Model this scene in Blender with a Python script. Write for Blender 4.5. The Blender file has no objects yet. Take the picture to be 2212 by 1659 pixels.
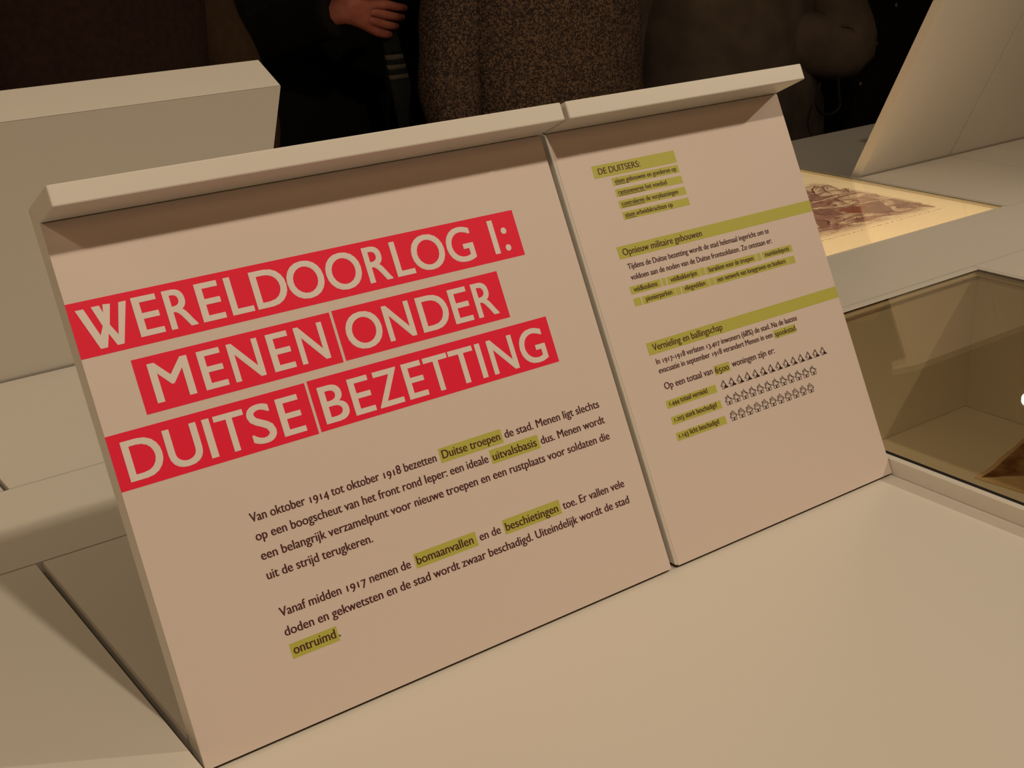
import bpy, bmesh, math, random
from mathutils import Vector, Matrix, noise

C = bpy.context.collection
scn = bpy.context.scene

# ------------------------------------------------------------------ camera
cam = bpy.data.cameras.new('camera')
cam.sensor_width = 36.0
cam.sensor_fit = 'HORIZONTAL'
cam.lens = 45.354
cam.clip_start = 0.02
cam_o = bpy.data.objects.new('camera', cam)
cam_o.matrix_world = Matrix(((0.80639611, 0.24441286, -0.53850503, -0.24553222),
                             (-0.58996671, 0.26966283, -0.76106586, -0.73403281),
                             (-0.04079949, 0.93142059, 0.36165051, 0.56875582),
                             (0, 0, 0, 1)))
C.objects.link(cam_o)
scn.camera = cam_o

# ------------------------------------------------------------------ world, lights, exposure
world = bpy.data.worlds.new('gallery_dark')
scn.world = world
world.use_nodes = True
bgn = world.node_tree.nodes['Background']
bgn.inputs[0].default_value = (1.0, 0.66, 0.40, 1)
bgn.inputs[1].default_value = 0.055

def spot(name, loc, aim, power, cone, blend, col=(1.0, 0.83, 0.62), r=0.035):
    d = bpy.data.lights.new(name, 'SPOT')
    d.energy = power
    d.color = col
    d.spot_size = math.radians(cone)
    d.spot_blend = blend
    d.shadow_soft_size = r
    o = bpy.data.objects.new(name, d)
    o.location = loc
    o.rotation_euler = (Vector(aim) - Vector(loc)).to_track_quat('-Z', 'Y').to_euler()
    C.objects.link(o)
    return o

SPOTS = [((0.245, -0.91, 1.95), (0.40, 0.30, 0.0), 51.0, 88, 0.45),
         ((3.12, -0.90, 2.05), (0.85, 0.00, 0.0), 120.0, 52, 0.7),
         ((-1.04, -0.90, 2.00), (0.05, 0.25, 0.0), 20.0, 40, 0.8)]
for L_ in SPOTS:
    spot('gallery_lamp', *L_)

def wash(loc, aim, sx, sy, power, col):  # soft fill lamps added for ambient light, without any fixture
    d = bpy.data.lights.new('fill_wash', 'AREA')
    d.shape = 'RECTANGLE'; d.size = sx; d.size_y = sy
    d.energy = power
    d.color = col
    o = bpy.data.objects.new('fill_wash', d)
    o.location = loc
    o.rotation_euler = (Vector(aim) - Vector(loc)).to_track_quat('-Z', 'Y').to_euler()
    C.objects.link(o)
wash((0.8, -2.6, 2.1), (0.8, 0.4, 0.0), 3.5, 1.6, 15.0, (1.0, 0.56, 0.26))  # added fill from the front, lifts the shadows under the lips
wash((-2.3, 0.5, 1.9), (0.1, 0.35, 0.1), 1.6, 1.2, 15.5, (1.0, 0.66, 0.36))  # added fill from the left, lifts the shade behind the large panel
wash((2.5, -0.5, 2.2), (2.1, 0.6, 0.0), 1.2, 1.2, 5.5, (1.0, 0.78, 0.54))  # added fill over the boards at the right

scn.view_settings.view_transform = 'Standard'
scn.view_settings.look = 'None'
scn.view_settings.exposure = 0.0
scn.view_settings.gamma = 1.0
scn.view_settings.use_curve_mapping = False

# ------------------------------------------------------------------ materials
def mat(name, col, rough=0.5, spec=0.5, metal=0.0, bump=None, var=None, emit=None):
    m = bpy.data.materials.new(name)
    m.use_nodes = True
    nt = m.node_tree
    b = nt.nodes['Principled BSDF']
    b.inputs['Base Color'].default_value = (*col, 1)
    b.inputs['Roughness'].default_value = rough
    b.inputs['Specular IOR Level'].default_value = spec
    b.inputs['Metallic'].default_value = metal
    tc = nt.nodes.new('ShaderNodeTexCoord')
    if var:                                  # (scale, second colour, lo, hi)
        n = nt.nodes.new('ShaderNodeTexNoise')
        n.inputs['Scale'].default_value = var[0]
        n.inputs['Detail'].default_value = 4
        nt.links.new(tc.outputs['Object'], n.inputs['Vector'])
        r = nt.nodes.new('ShaderNodeValToRGB')
        r.color_ramp.elements[0].position = var[2]
        r.color_ramp.elements[1].position = var[3]
        r.color_ramp.elements[0].color = (*col, 1)
        r.color_ramp.elements[1].color = (*var[1], 1)
        nt.links.new(n.outputs['Fac'], r.inputs['Fac'])
        nt.links.new(r.outputs['Color'], b.inputs['Base Color'])
    if bump:                                 # (scale, strength, distance)
        n2 = nt.nodes.new('ShaderNodeTexNoise')
        n2.inputs['Scale'].default_value = bump[0]
        n2.inputs['Detail'].default_value = 3
        nt.links.new(tc.outputs['Object'], n2.inputs['Vector'])
        bp = nt.nodes.new('ShaderNodeBump')
        bp.inputs['Strength'].default_value = bump[1]
        bp.inputs['Distance'].default_value = bump[2]
        nt.links.new(n2.outputs['Fac'], bp.inputs['Height'])
        nt.links.new(bp.outputs['Normal'], b.inputs['Normal'])
    if emit:
        b.inputs['Emission Color'].default_value = (*emit[0], 1)
        b.inputs['Emission Strength'].default_value = emit[1]
    return m

PAINT = mat('white_lacquer', (0.70, 0.668, 0.605), 0.36, 0.5, bump=(420, 0.05, 0.0004), var=(3.0, (0.708, 0.672, 0.605), 0.35, 0.65))
PAPER = mat('printed_sheet_paper', (0.72, 0.62, 0.565), 0.55, 0.3, bump=(900, 0.05, 0.0002))
RED = mat('red_print', (0.90, 0.010, 0.055), 0.5, 0.3)
OLIVE = mat('olive_print', (0.50, 0.50, 0.09), 0.5, 0.3)
INK = mat('dark_brown_ink', (0.075, 0.018, 0.022), 0.5, 0.3)
BLACKINK = mat('black_ink', (0.03, 0.012, 0.018), 0.5, 0.3)
WHITEPRINT = mat('white_lettering', (0.82, 0.74, 0.70), 0.55, 0.3)
GASKET = mat('black_gasket', (0.012, 0.010, 0.010), 0.6, 0.3)
GAP_SHADE = mat('gap_shade', (0.05, 0.03, 0.02), 0.8, 0.2)  # near black, paints the shade in the gap under the panels
FLOOR = mat('dark_floor', (0.02, 0.016, 0.013), 0.6, 0.3, var=(6, (0.03, 0.022, 0.018), 0.4, 0.6))
WALLM = mat('dark_wall', (0.012, 0.010, 0.009), 0.9, 0.1)
CANM = mat('black_metal', (0.02, 0.02, 0.02), 0.4, 0.5, 0.4)
BULB = mat('lamp_face', (1, 0.9, 0.75), 0.5, 0.2, emit=((1.0, 0.86, 0.62), 30.0))

def glass_mat():
    m = bpy.data.materials.new('case_glass')
    m.use_nodes = True
    nt = m.node_tree
    nt.nodes.clear()
    out = nt.nodes.new('ShaderNodeOutputMaterial')
    mix = nt.nodes.new('ShaderNodeMixShader')
    tr = nt.nodes.new('ShaderNodeBsdfTransparent')
    tr.inputs['Color'].default_value = (0.91, 0.875, 0.785, 1)
    gl = nt.nodes.new('ShaderNodeBsdfGlossy')
    gl.inputs['Roughness'].default_value = 0.0
    geo = nt.nodes.new('ShaderNodeNewGeometry')
    dot = nt.nodes.new('ShaderNodeVectorMath'); dot.operation = 'DOT_PRODUCT'
    nt.links.new(geo.outputs['Incoming'], dot.inputs[0])
    nt.links.new(geo.outputs['Normal'], dot.inputs[1])
    ab = nt.nodes.new('ShaderNodeMath'); ab.operation = 'ABSOLUTE'
    nt.links.new(dot.outputs['Value'], ab.inputs[0])
    om = nt.nodes.new('ShaderNodeMath'); om.operation = 'SUBTRACT'; om.inputs[0].default_value = 1.0
    nt.links.new(ab.outputs[0], om.inputs[1])
    pw = nt.nodes.new('ShaderNodeMath'); pw.operation = 'POWER'; pw.inputs[1].default_value = 5.0
    nt.links.new(om.outputs[0], pw.inputs[0])
    ma = nt.nodes.new('ShaderNodeMath'); ma.operation = 'MULTIPLY_ADD'
    ma.inputs[1].default_value = 1.15; ma.inputs[2].default_value = 0.06
    nt.links.new(pw.outputs[0], ma.inputs[0])
    nt.links.new(ma.outputs[0], mix.inputs[0])
    nt.links.new(tr.outputs[0], mix.inputs[1])
    nt.links.new(gl.outputs[0], mix.inputs[2])
    nt.links.new(mix.outputs[0], out.inputs['Surface'])
    return m
GLASS = glass_mat()

def cloth(name, col, col2, scale, bumpd=0.002, weave=False):
    m = bpy.data.materials.new(name)
    m.use_nodes = True
    nt = m.node_tree
    b = nt.nodes['Principled BSDF']
    b.inputs['Roughness'].default_value = 0.9
    b.inputs['Specular IOR Level'].default_value = 0.15
    tc = nt.nodes.new('ShaderNodeTexCoord')
    if weave:
        v = nt.nodes.new('ShaderNodeTexVoronoi')
        v.inputs['Scale'].default_value = scale
        v.inputs['Randomness'].default_value = 0.75
        nt.links.new(tc.outputs['Object'], v.inputs['Vector'])
        sep = nt.nodes.new('ShaderNodeSeparateColor')
        nt.links.new(v.outputs['Color'], sep.inputs[0])
        fac = sep.outputs[0]
        hgt = v.outputs['Distance']
        inv = nt.nodes.new('ShaderNodeMath'); inv.operation = 'SUBTRACT'; inv.inputs[0].default_value = 1.0
        nt.links.new(hgt, inv.inputs[1]); hgt = inv.outputs[0]
    else:
        v = nt.nodes.new('ShaderNodeTexNoise')
        v.inputs['Scale'].default_value = scale
        v.inputs['Detail'].default_value = 5
        nt.links.new(tc.outputs['Object'], v.inputs['Vector'])
        fac = v.outputs['Fac']
        hgt = fac
    r = nt.nodes.new('ShaderNodeValToRGB')
    r.color_ramp.elements[0].position = 0.35
    r.color_ramp.elements[1].position = 0.95 if weave else 0.7
    r.color_ramp.elements[0].color = (*col, 1)
    r.color_ramp.elements[1].color = (*col2, 1)
    nt.links.new(fac, r.inputs['Fac'])
    nt.links.new(r.outputs['Color'], b.inputs['Base Color'])
    bp = nt.nodes.new('ShaderNodeBump')
    bp.inputs['Strength'].default_value = 0.7
    bp.inputs['Distance'].default_value = bumpd
    nt.links.new(hgt, bp.inputs['Height'])
    nt.links.new(bp.outputs['Normal'], b.inputs['Normal'])
    return m

# ------------------------------------------------------------------ object helpers
def link(name, me, m, parent=None):
    if m is not None:
        me.materials.append(m)
    o = bpy.data.objects.new(name, me)
    C.objects.link(o)
    if parent is not None:
        o.parent = parent
        o.matrix_parent_inverse = Matrix.Translation(-parent_world(parent))
    return o

def parent_world(p):
    v = Vector(p.location)
    while p.parent is not None:
        p = p.parent
        v = Vector((0, 0, 0)) if p is None else v
    return v if p is not None else v

def obj(name, bm, m, parent=None, smooth=False):
    me = bpy.data.meshes.new(name)
    bmesh.ops.recalc_face_normals(bm, faces=bm.faces)
    bm.to_mesh(me)
    bm.free()
    if smooth:
        for p in me.polygons:
            p.use_smooth = True
    return link(name, me, m, parent)

def root(name, loc, label, cat, group=None):
    o = bpy.data.objects.new(name, None)
    o.empty_display_size = 0.05
    o.location = loc
    C.objects.link(o)
    o['label'] = label
    o['category'] = cat
    if group:
        o['group'] = group
    return o

def tag(o, label, cat, group=None):
    o['label'] = label
    o['category'] = cat
    if group:
        o['group'] = group
    return o

def box(bm, x0, x1, y0, y1, z0, z1, bev=0.0):
    vs = [bm.verts.new((x, y, z)) for z in (z0, z1) for y in (y0, y1) for x in (x0, x1)]
    fs = [(0, 2, 3, 1), (4, 5, 7, 6), (0, 1, 5, 4), (2, 6, 7, 3), (0, 4, 6, 2), (1, 3, 7, 5)]
    faces = [bm.faces.new([vs[i] for i in f]) for f in fs]
    if bev > 0:
        es = list({e for f in faces for e in f.edges})
        bmesh.ops.bevel(bm, geom=es, offset=bev, segments=2, profile=0.5, affect='EDGES')

def boxo(name, x0, x1, y0, y1, z0, z1, m, parent=None, bev=0.0):
    bm = bmesh.new()
    box(bm, x0, x1, y0, y1, z0, z1, bev)
    return obj(name, bm, m, parent)

def prism(name, prof, x0, x1, m, parent=None, bev=0.0):
    """prof = list of (y, z), extruded along x"""
    bm = bmesh.new()
    a = [bm.verts.new((x0, y, z)) for y, z in prof]
    b = [bm.verts.new((x1, y, z)) for y, z in prof]
    n = len(prof)
    bm.faces.new(a); bm.faces.new(b[::-1])
    for i in range(n):
        bm.faces.new((a[i], b[i], b[(i + 1) % n], a[(i + 1) % n]))
    if bev > 0:
        bmesh.ops.recalc_face_normals(bm, faces=bm.faces)
        bmesh.ops.bevel(bm, geom=list(bm.edges), offset=bev, segments=2, profile=0.5, affect='EDGES')
    return obj(name, bm, m, parent)

def setp(o, parent):
    o.parent = parent
    o.matrix_parent_inverse = Matrix.Translation(-Vector(parent.location))

# ------------------------------------------------------------------ measures
ZS = 0.0164            # raised boards above the reading trays
YA, YB = 0.3574, 0.5354
YE0, YE1 = -0.372, 1.262
ALPHA = 1.1257         # panel tilt from the horizontal
CA, SA = math.cos(ALPHA), math.sin(ALPHA)
TH = 0.020
FLZ = -0.90

# ------------------------------------------------------------------ room
def struct(name, *a):
    o = boxo(name, *a)
    o['kind'] = 'structure'
    return o
struct('floor', -5, 8, -4, 7, FLZ - 0.05, FLZ, FLOOR)
struct('ceiling', -5, 8, -4, 7, 2.5, 2.55, WALLM)
struct('wall_back', -5, 8, 7.0, 7.1, FLZ, 2.5, WALLM)
struct('wall_front', -5, 8, -4.1, -4.0, FLZ, 2.5, WALLM)
struct('wall_left', -5.1, -5.0, -4, 7, FLZ, 2.5, WALLM)
struct('wall_right', 8.0, 8.1, -4, 7, FLZ, 2.5, WALLM)

# ------------------------------------------------------------------ the display table
tb = root('display_table', (1.0, 0.446, FLZ), 'long white lacquered exhibition table with raised spine and reading trays', 'table')
G = 0.0011
BT = -0.028
def board(name, x0, x1, y0, y1, top, bot=BT):
    return boxo(name, x0, x1, y0, y1, bot, top, PAINT, tb)
board('spine_board', -1.2, 3.2, YA + G, YB - G, ZS)
# near row
board('side_board', -1.2, -0.0062, YE0, YA - G, ZS)
boxo('reading_tray', 0.0003, 0.7364, YE0, 0.026, BT, 0.0, PAINT, tb)
board('back_board', 0.0003, 0.4385, 0.0315, YA - G, ZS)
board('back_board', 0.4432, 0.7364, 0.0315, YA - G, ZS)
board('side_board', 1.3668, 3.2, YE0, YA - G, ZS)
# far row
YFB = 0.8645
board('side_board', -1.2, -0.288, YB + G, YE1, ZS)
board('back_board', -0.286, 0.0165, YB + G, YFB - 0.006, ZS)
board('back_board', 0.0222, 0.4500, YB + G, YFB - 0.006, ZS)
boxo('reading_tray', -0.286, 0.4500, YFB - 0.004, YE1, BT, 0.0, PAINT, tb)
board('side_board', 0.4520, 1.0755, YB + G, YE1, ZS)
board('back_board', 1.7134, 1.9925, YB + G, YFB - 0.006, ZS)
board('back_board', 1.9950, 2.4330, YB + G, YFB - 0.006, ZS)
boxo('reading_tray', 1.7125, 2.4330, YFB - 0.004, YE1, BT, 0.0, PAINT, tb)
board('side_board', 2.4345, 3.2, YB + G, YE1, ZS)
# underside apron and base
boxo('apron', -1.19, 0.735, YE0 + 0.02, 0.30, -0.10, BT, PAINT, tb)
boxo('apron', 1.38, 3.19, YE0 + 0.02, 0.30, -0.10, BT, PAINT, tb)
boxo('apron', -1.19, 1.07, 0.60, YE1 - 0.02, -0.10, BT, PAINT, tb)
boxo('apron', 1.72, 3.19, 0.60, YE1 - 0.02, -0.10, BT, PAINT, tb)
boxo('pedestal', -0.9, 2.9, -0.05, 0.95, FLZ, -0.225, PAINT, tb)

# ------------------------------------------------------------------ display case (near row, right of the text panels)
VX0, VX1, VY0, VY1 = 0.7372, 1.3656, YE0, YA - 0.0014
dc = root('display_case', (1.05, 0.0, -0.2), 'white sunken display case with flush glass lid beside the right text panel', 'display case')
WI = 0.0140
def ring(name, x0, x1, y0, y1, wl, wr, wb, wf, z0, z1, m, parent, bev=0.0):
    bm = bmesh.new()
    box(bm, x0, x0 + wl, y0, y1, z0, z1, bev)
    box(bm, x1 - wr, x1, y0, y1, z0, z1, bev)
    box(bm, x0 + wl, x1 - wr, y1 - wb, y1, z0, z1, bev)
    box(bm, x0 + wl, x1 - wr, y0, y0 + wf, z0, z1, bev)
    return obj(name, bm, m, parent)
boxo('side_wall', VX0, VX0 + 0.0082, VY0, VY1, -0.2, ZS, PAINT, dc, 0.0006)
boxo('side_wall', VX1 - 0.0068, VX1, VY0, VY1, -0.2, ZS, PAINT, dc, 0.0006)
boxo('side_wall', VX0 + 0.0082, VX1 - 0.0068, VY1 - 0.0125, VY1, -0.2, ZS, PAINT, dc, 0.0006)
boxo('side_wall', VX0 + 0.0082, VX1 - 0.0068, VY0, VY0 + 0.0125, -0.2, ZS, PAINT, dc, 0.0006)
boxo('case_floor', VX0 + 0.0082, VX1 - 0.0068, VY0 + 0.0125, VY1 - 0.0125, -0.212, -0.2, PAINT, dc)
gx0, gx1, gy0, gy1 = VX0 + 0.0082, VX1 - 0.0068, VY0 + 0.0125, VY1 - 0.0125
boxo('gasket', gx0, gx0 + 0.0064, gy0, gy1, ZS - 0.008, ZS - 0.0008, GASKET, dc)
ring('seal', gx0 + 0.0064, gx1, gy0, gy1, 0.0001, 0.0026, 0.0010, 0.0026, ZS - 0.0030, ZS - 0.0012, GASKET, dc)
boxo('glass_lid', gx0 + 0.0066, gx1 - 0.0032, gy0 + 0.0032, gy1 - 0.0012, ZS - 0.0068, ZS - 0.0006, GLASS, dc)
ring('glass_ledge', gx0, gx1, gy0, gy1, 0.006, 0.0045, 0.0045, 0.0045, ZS - 0.0090, ZS - 0.0069, PAINT, dc)

# aged map sheet in the case
MAPM = mat('aged_map_paper', (0.66, 0.52, 0.34), 0.8, 0.2, var=(9.0, (0.46, 0.33, 0.19), 0.40, 0.66))
def sheet(name, pts, z, t, m, parent=None, wob=0.0):
    bm = bmesh.new()
    n = 14
    grid = []
    a, b, c, d = [Vector(p) for p in pts]
    for i in range(n + 1):
        row = []
        for j in range(n + 1):
            u, v = i / n, j / n
            p = a.lerp(b, u).lerp(d.lerp(c, u), v)
            e = min(u, v, 1 - u, 1 - v)
            if e == 0:
                p = p + Vector((noise.noise(Vector((p.x * 40, p.y * 40, 1))), noise.noise(Vector((p.x * 40, p.y * 40, 7))))) * 0.003
            row.append(bm.verts.new((p.x, p.y, z + wob * (0.5 + noise.noise(Vector((p.x * 9, p.y * 9, 3)))))))
        grid.append(row)
    for i in range(n):
        for j in range(n):
            bm.faces.new((grid[i][j], grid[i + 1][j], grid[i + 1][j + 1], grid[i][j + 1]))
    r = bmesh.ops.extrude_face_region(bm, geom=list(bm.faces))
    bmesh.ops.translate(bm, verts=[v for v in r['geom'] if isinstance(v, bmesh.types.BMVert)], vec=(0, 0, t))
    return obj(name, bm, m, parent)
mp = sheet('old_document', [(1.155, 0.182), (1.315, 0.215), (1.352, -0.06), (1.192, -0.095)], -0.1999, 0.0006, MAPM, None, 0.0)
tag(mp, 'aged brown stained document lying inside the glass covered display case', 'document')
darkp = sheet('stain', [(1.162, 0.176), (1.312, 0.208), (1.330, 0.10), (1.235, 0.128)], -0.1992, 0.0001, mat('brown_stain', (0.16, 0.075, 0.035), 0.8, 0.2, var=(26.0, (0.36, 0.22, 0.12), 0.40, 0.62)), mp, 0.0)

# ------------------------------------------------------------------ light box (far row)
LX0, LX1, LY0, LY1 = 1.0770, 1.7110, YB + 0.0008, YE1
lb = root('light_box', (1.394, 0.9, -0.1), 'glowing light box with a warm backlit drawing sunk into the white table', 'light box')
boxo('side_wall', LX0, LX0 + 0.008, LY0, LY1, -0.10, ZS, PAINT, lb, 0.0006)
boxo('side_wall', LX1 - 0.0045, LX1, LY0, LY1, -0.10, ZS, PAINT, lb, 0.0006)
boxo('side_wall', LX0 + 0.008, LX1 - 0.0045, LY1 - 0.012, LY1, -0.10, ZS, PAINT, lb, 0.0006)
boxo('side_wall', LX0 + 0.008, LX1 - 0.0045, LY0, LY0 + 0.003, -0.10, ZS, PAINT, lb, 0.0006)
boxo('bottom_board', LX0 + 0.008, LX1 - 0.0045, LY0 + 0.003, LY1 - 0.012, -0.10, -0.09, PAINT, lb)
boxo('glass_pane', LX0 + 0.009, LX1 - 0.0060, LY0 + 0.0042, LY1 - 0.013, ZS - 0.0052, ZS - 0.0006, GLASS, lb)
ring('gasket', LX0 + 0.008, LX1 - 0.0045, LY0 + 0.003, LY1 - 0.012, 0.001, 0.0010, 0.001, 0.0012, ZS - 0.0018, ZS - 0.0006, mat('green_glass_edge', (0.05, 0.06, 0.035), 0.3, 0.5), lb)

def backlit(name):
    m = bpy.data.materials.new(name)
    m.use_nodes = True
    nt = m.node_tree
    b = nt.nodes['Principled BSDF']
    tc = nt.nodes.new('ShaderNodeTexCoord')
    sep = nt.nodes.new('ShaderNodeSeparateXYZ')
    nt.links.new(tc.outputs['Object'], sep.inputs[0])
    def edge(out, a, bb):
        r = nt.nodes.new('ShaderNodeMapRange')
        r.inputs['From Min'].default_value = a
        r.inputs['From Max'].default_value = bb
        nt.links.new(out, r.inputs['Value'])
        return r.outputs[0]
    def mul(a, c):
        r = nt.nodes.new('ShaderNodeMath'); r.operation = 'MULTIPLY'
        nt.links.new(a, r.inputs[0]); nt.links.new(c, r.inputs[1])
        return r.outputs[0]
    mask = mul(mul(edge(sep.outputs[0], 1.664, 1.645), edge(sep.outputs[0], 1.10, 1.14)),
               mul(edge(sep.outputs[1], 0.628, 0.655), edge(sep.outputs[1], 0.925, 0.885)))
    mp_ = nt.nodes.new('ShaderNodeMapping')
    mp_.inputs['Rotation'].default_value = (0, 0, 0.6)
    mp_.inputs['Scale'].default_value = (1.0, 2.6, 1.0)
    nt.links.new(tc.outputs['Object'], mp_.inputs['Vector'])
    n1 = nt.nodes.new('ShaderNodeTexNoise')
    n1.inputs['Scale'].default_value = 13
    n1.inputs['Detail'].default_value = 7
    n1.inputs['Roughness'].default_value = 0.62
    n1.inputs['Distortion'].default_value = 1.2
    nt.links.new(mp_.outputs[0], n1.inputs['Vector'])
    r1 = nt.nodes.new('ShaderNodeValToRGB')
    r1.color_ramp.elements[0].position = 0.33
    r1.color_ramp.elements[1].position = 0.52
    r1.color_ramp.elements[0].color = (0, 0, 0, 1)
    r1.color_ramp.elements[1].color = (1, 1, 1, 1)
    nt.links.new(n1.outputs['Fac'], r1.inputs['Fac'])
    ink = mul(mask, r1.outputs['Color'])
    mx = nt.nodes.new('ShaderNodeMix'); mx.data_type = 'RGBA'
    mx.inputs[6].default_value = (1.0, 0.77, 0.47, 1)
    mx.inputs[7].default_value = (0.34, 0.165, 0.12, 1)
    nt.links.new(ink, mx.inputs[0])
    nt.links.new(mx.outputs[2], b.inputs['Base Color'])
    nt.links.new(mx.outputs[2], b.inputs['Emission Color'])
    b.inputs['Emission Strength'].default_value = 1.2
    b.inputs['Roughness'].default_value = 0.8
    return m
BACKLIT = backlit('backlit_drawing')
SZ = 0.0088
boxo('lit_sheet', LX0 + 0.0082, LX1 - 0.0047, LY0 + 0.0032, LY1 - 0.0122, SZ - 0.002, SZ, BACKLIT, lb)

# ------------------------------------------------------------------ data measured on the panels (metres along x and up the slope)
H1 = [('W', 0.0054, 0.0417), ('E', 0.0454, 0.0639), ('R', 0.0685, 0.0891), ('E', 0.0933, 0.1115), ('L', 0.1166, 0.1344), ('D', 0.1371, 0.1648), ('O', 0.1657, 0.197), ('O', 0.1993, 0.2304), ('R', 0.2348, 0.2558), ('L', 0.2602, 0.2774), ('O', 0.2778, 0.3092), ('G', 0.3118, 0.3379), ('I', 0.3566, 0.3621), (':', 0.3672, 0.3749)]
H2 = [('M', 0.0429, 0.0729), ('E', 0.0802, 0.0983), ('N', 0.1038, 0.1283), ('E', 0.1355, 0.1535), ('N', 0.1589, 0.1831), ('O', 0.2011, 0.2329), ('N', 0.2368, 0.2616), ('D', 0.2682, 0.2961), ('E', 0.2995, 0.3175), ('R', 0.3225, 0.3433)]
H3 = [('D', 0.0085, 0.0357), ('U', 0.0392, 0.0648), ('I', 0.0692, 0.075), ('T', 0.078, 0.1013), ('S', 0.1031, 0.123), ('E', 0.1279, 0.1465), ('B', 0.1634, 0.1852), ('E', 0.1893, 0.2075), ('Z', 0.2111, 0.2336), ('E', 0.2384, 0.2564), ('T', 0.2586, 0.2815), ('T', 0.283, 0.3066), ('I', 0.3093, 0.3146), ('N', 0.3212, 0.3467), ('G', 0.3518, 0.3779)]
T1 = [
   ('Van oktober 1914 tot oktober 1918 bezetten', 0.0833, 0.2451, 0.1567, 0.1566) ,
   ('Duitse troepen', 0.2512, 0.3077, 0.1578, 0.1567) ,
   ('de stad. Menen ligt slechts', 0.3129, 0.4135, 0.1584, 0.1569) ,
   ('op een boogscheut van het front rond Ieper: een ideale', 0.0833, 0.2909, 0.1431, 0.1433) ,
   ('uitvalsbasis', 0.2958, 0.3404, 0.1439, 0.1427) ,
   ('dus. Menen wordt', 0.3453, 0.4144, 0.1436, 0.1423) ,
   ('een belangrijk verzamelpunt voor nieuwe troepen en een rustplaats voor soldaten die', 0.083, 0.4145, 0.1284, 0.1284) ,
   ('uit de strijd terugkeren.', 0.0829, 0.1717, 0.114, 0.1132) ,
   ('Vanaf midden 1917 nemen de', 0.0841, 0.1963, 0.0846, 0.0842) ,
   ('bomaanvallen', 0.2024, 0.2556, 0.0857, 0.0848) ,
   ('en de', 0.2622, 0.2826, 0.0862, 0.0857) ,
   ('beschietingen', 0.2881, 0.3418, 0.0864, 0.0853) ,
   ('toe. Er vallen vele', 0.3474, 0.4146, 0.0868, 0.0845) ,
   ('doden en gekwetsten en de stad wordt zwaar beschadigd. Uiteindelijk wordt de stad', 0.0834, 0.4146, 0.0704, 0.0705) ,
   ('ontruimd', 0.0859, 0.1205, 0.0559, 0.0551) ,
   ('.', 0.123, 0.1245, 0.0563, 0.0562) ,
]
T2 = [
   ('DE DUITSERS:', 0.488, 0.5375, 0.3565, 0.3554) ,
   ('eisen gebouwen en goederen op', 0.5034, 0.5782, 0.3459, 0.3443) ,
   ('rantsoeneren het voedsel', 0.5034, 0.5622, 0.3348, 0.3344) ,
   ('controleren de verplaatsingen', 0.5032, 0.5722, 0.3242, 0.3234) ,
   ('eisen arbeidskrachten op', 0.5034, 0.5613, 0.3134, 0.3128) ,
   ('Opnieuw militaire gebouwen', 0.4881, 0.5853, 0.2801, 0.2796) ,
   ('Tijdens de Duitse bezetting wordt de stad helemaal ingericht om te', 0.4889, 0.6697, 0.2673, 0.2663) ,
   ('voldoen aan de noden van de Duitse frontsoldaten. Zo ontstaan er:', 0.4887, 0.6696, 0.2576, 0.2561) ,
   ('veldkeukens', 0.4878, 0.516, 0.2463, 0.2456) ,
   ('veldbakkerijen', 0.5323, 0.5652, 0.2461, 0.2455) ,
   ('barakken voor de troepen', 0.5807, 0.6396, 0.2458, 0.245) ,
   ('munitiedepots', 0.6558, 0.6892, 0.2455, 0.2452) ,
   ('pionierparken', 0.4982, 0.5298, 0.2354, 0.2346) ,
   ('vliegvelden', 0.5455, 0.5715, 0.2349, 0.2347) ,
   ('een netwerk van loopgraven en bunkers', 0.5873, 0.6795, 0.2348, 0.234) ,
   ('Vernieling en ballingschap', 0.4892, 0.5758, 0.191, 0.1892) ,
   ('In 1917-1918 verlaten 13.407 inwoners (68%) de stad. Na de laatste', 0.4884, 0.6719, 0.178, 0.1773) ,
   ('evacuatie in september 1918 verandert Menen in een', 0.4882, 0.6343, 0.1695, 0.1688) ,
   ('spookstad', 0.6378, 0.6657, 0.1689, 0.1683) ,
   ('.', 0.6668, 0.6684, 0.169, 0.169) ,
   ('Op een totaal van', 0.4892, 0.5485, 0.1544, 0.1533) ,
   ('6500', 0.5521, 0.5691, 0.1532, 0.1529) ,
   ('woningen zijn er:', 0.5739, 0.6306, 0.1546, 0.1534) ,
   ('1.444 totaal vernield', 0.4889, 0.5356, 0.1391, 0.1384) ,
   ('1.203 sterk beschadigd', 0.489, 0.5413, 0.1244, 0.123) ,
   ('1.143 licht beschadigd', 0.4887, 0.5383, 0.1089, 0.1081) ,
]

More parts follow.
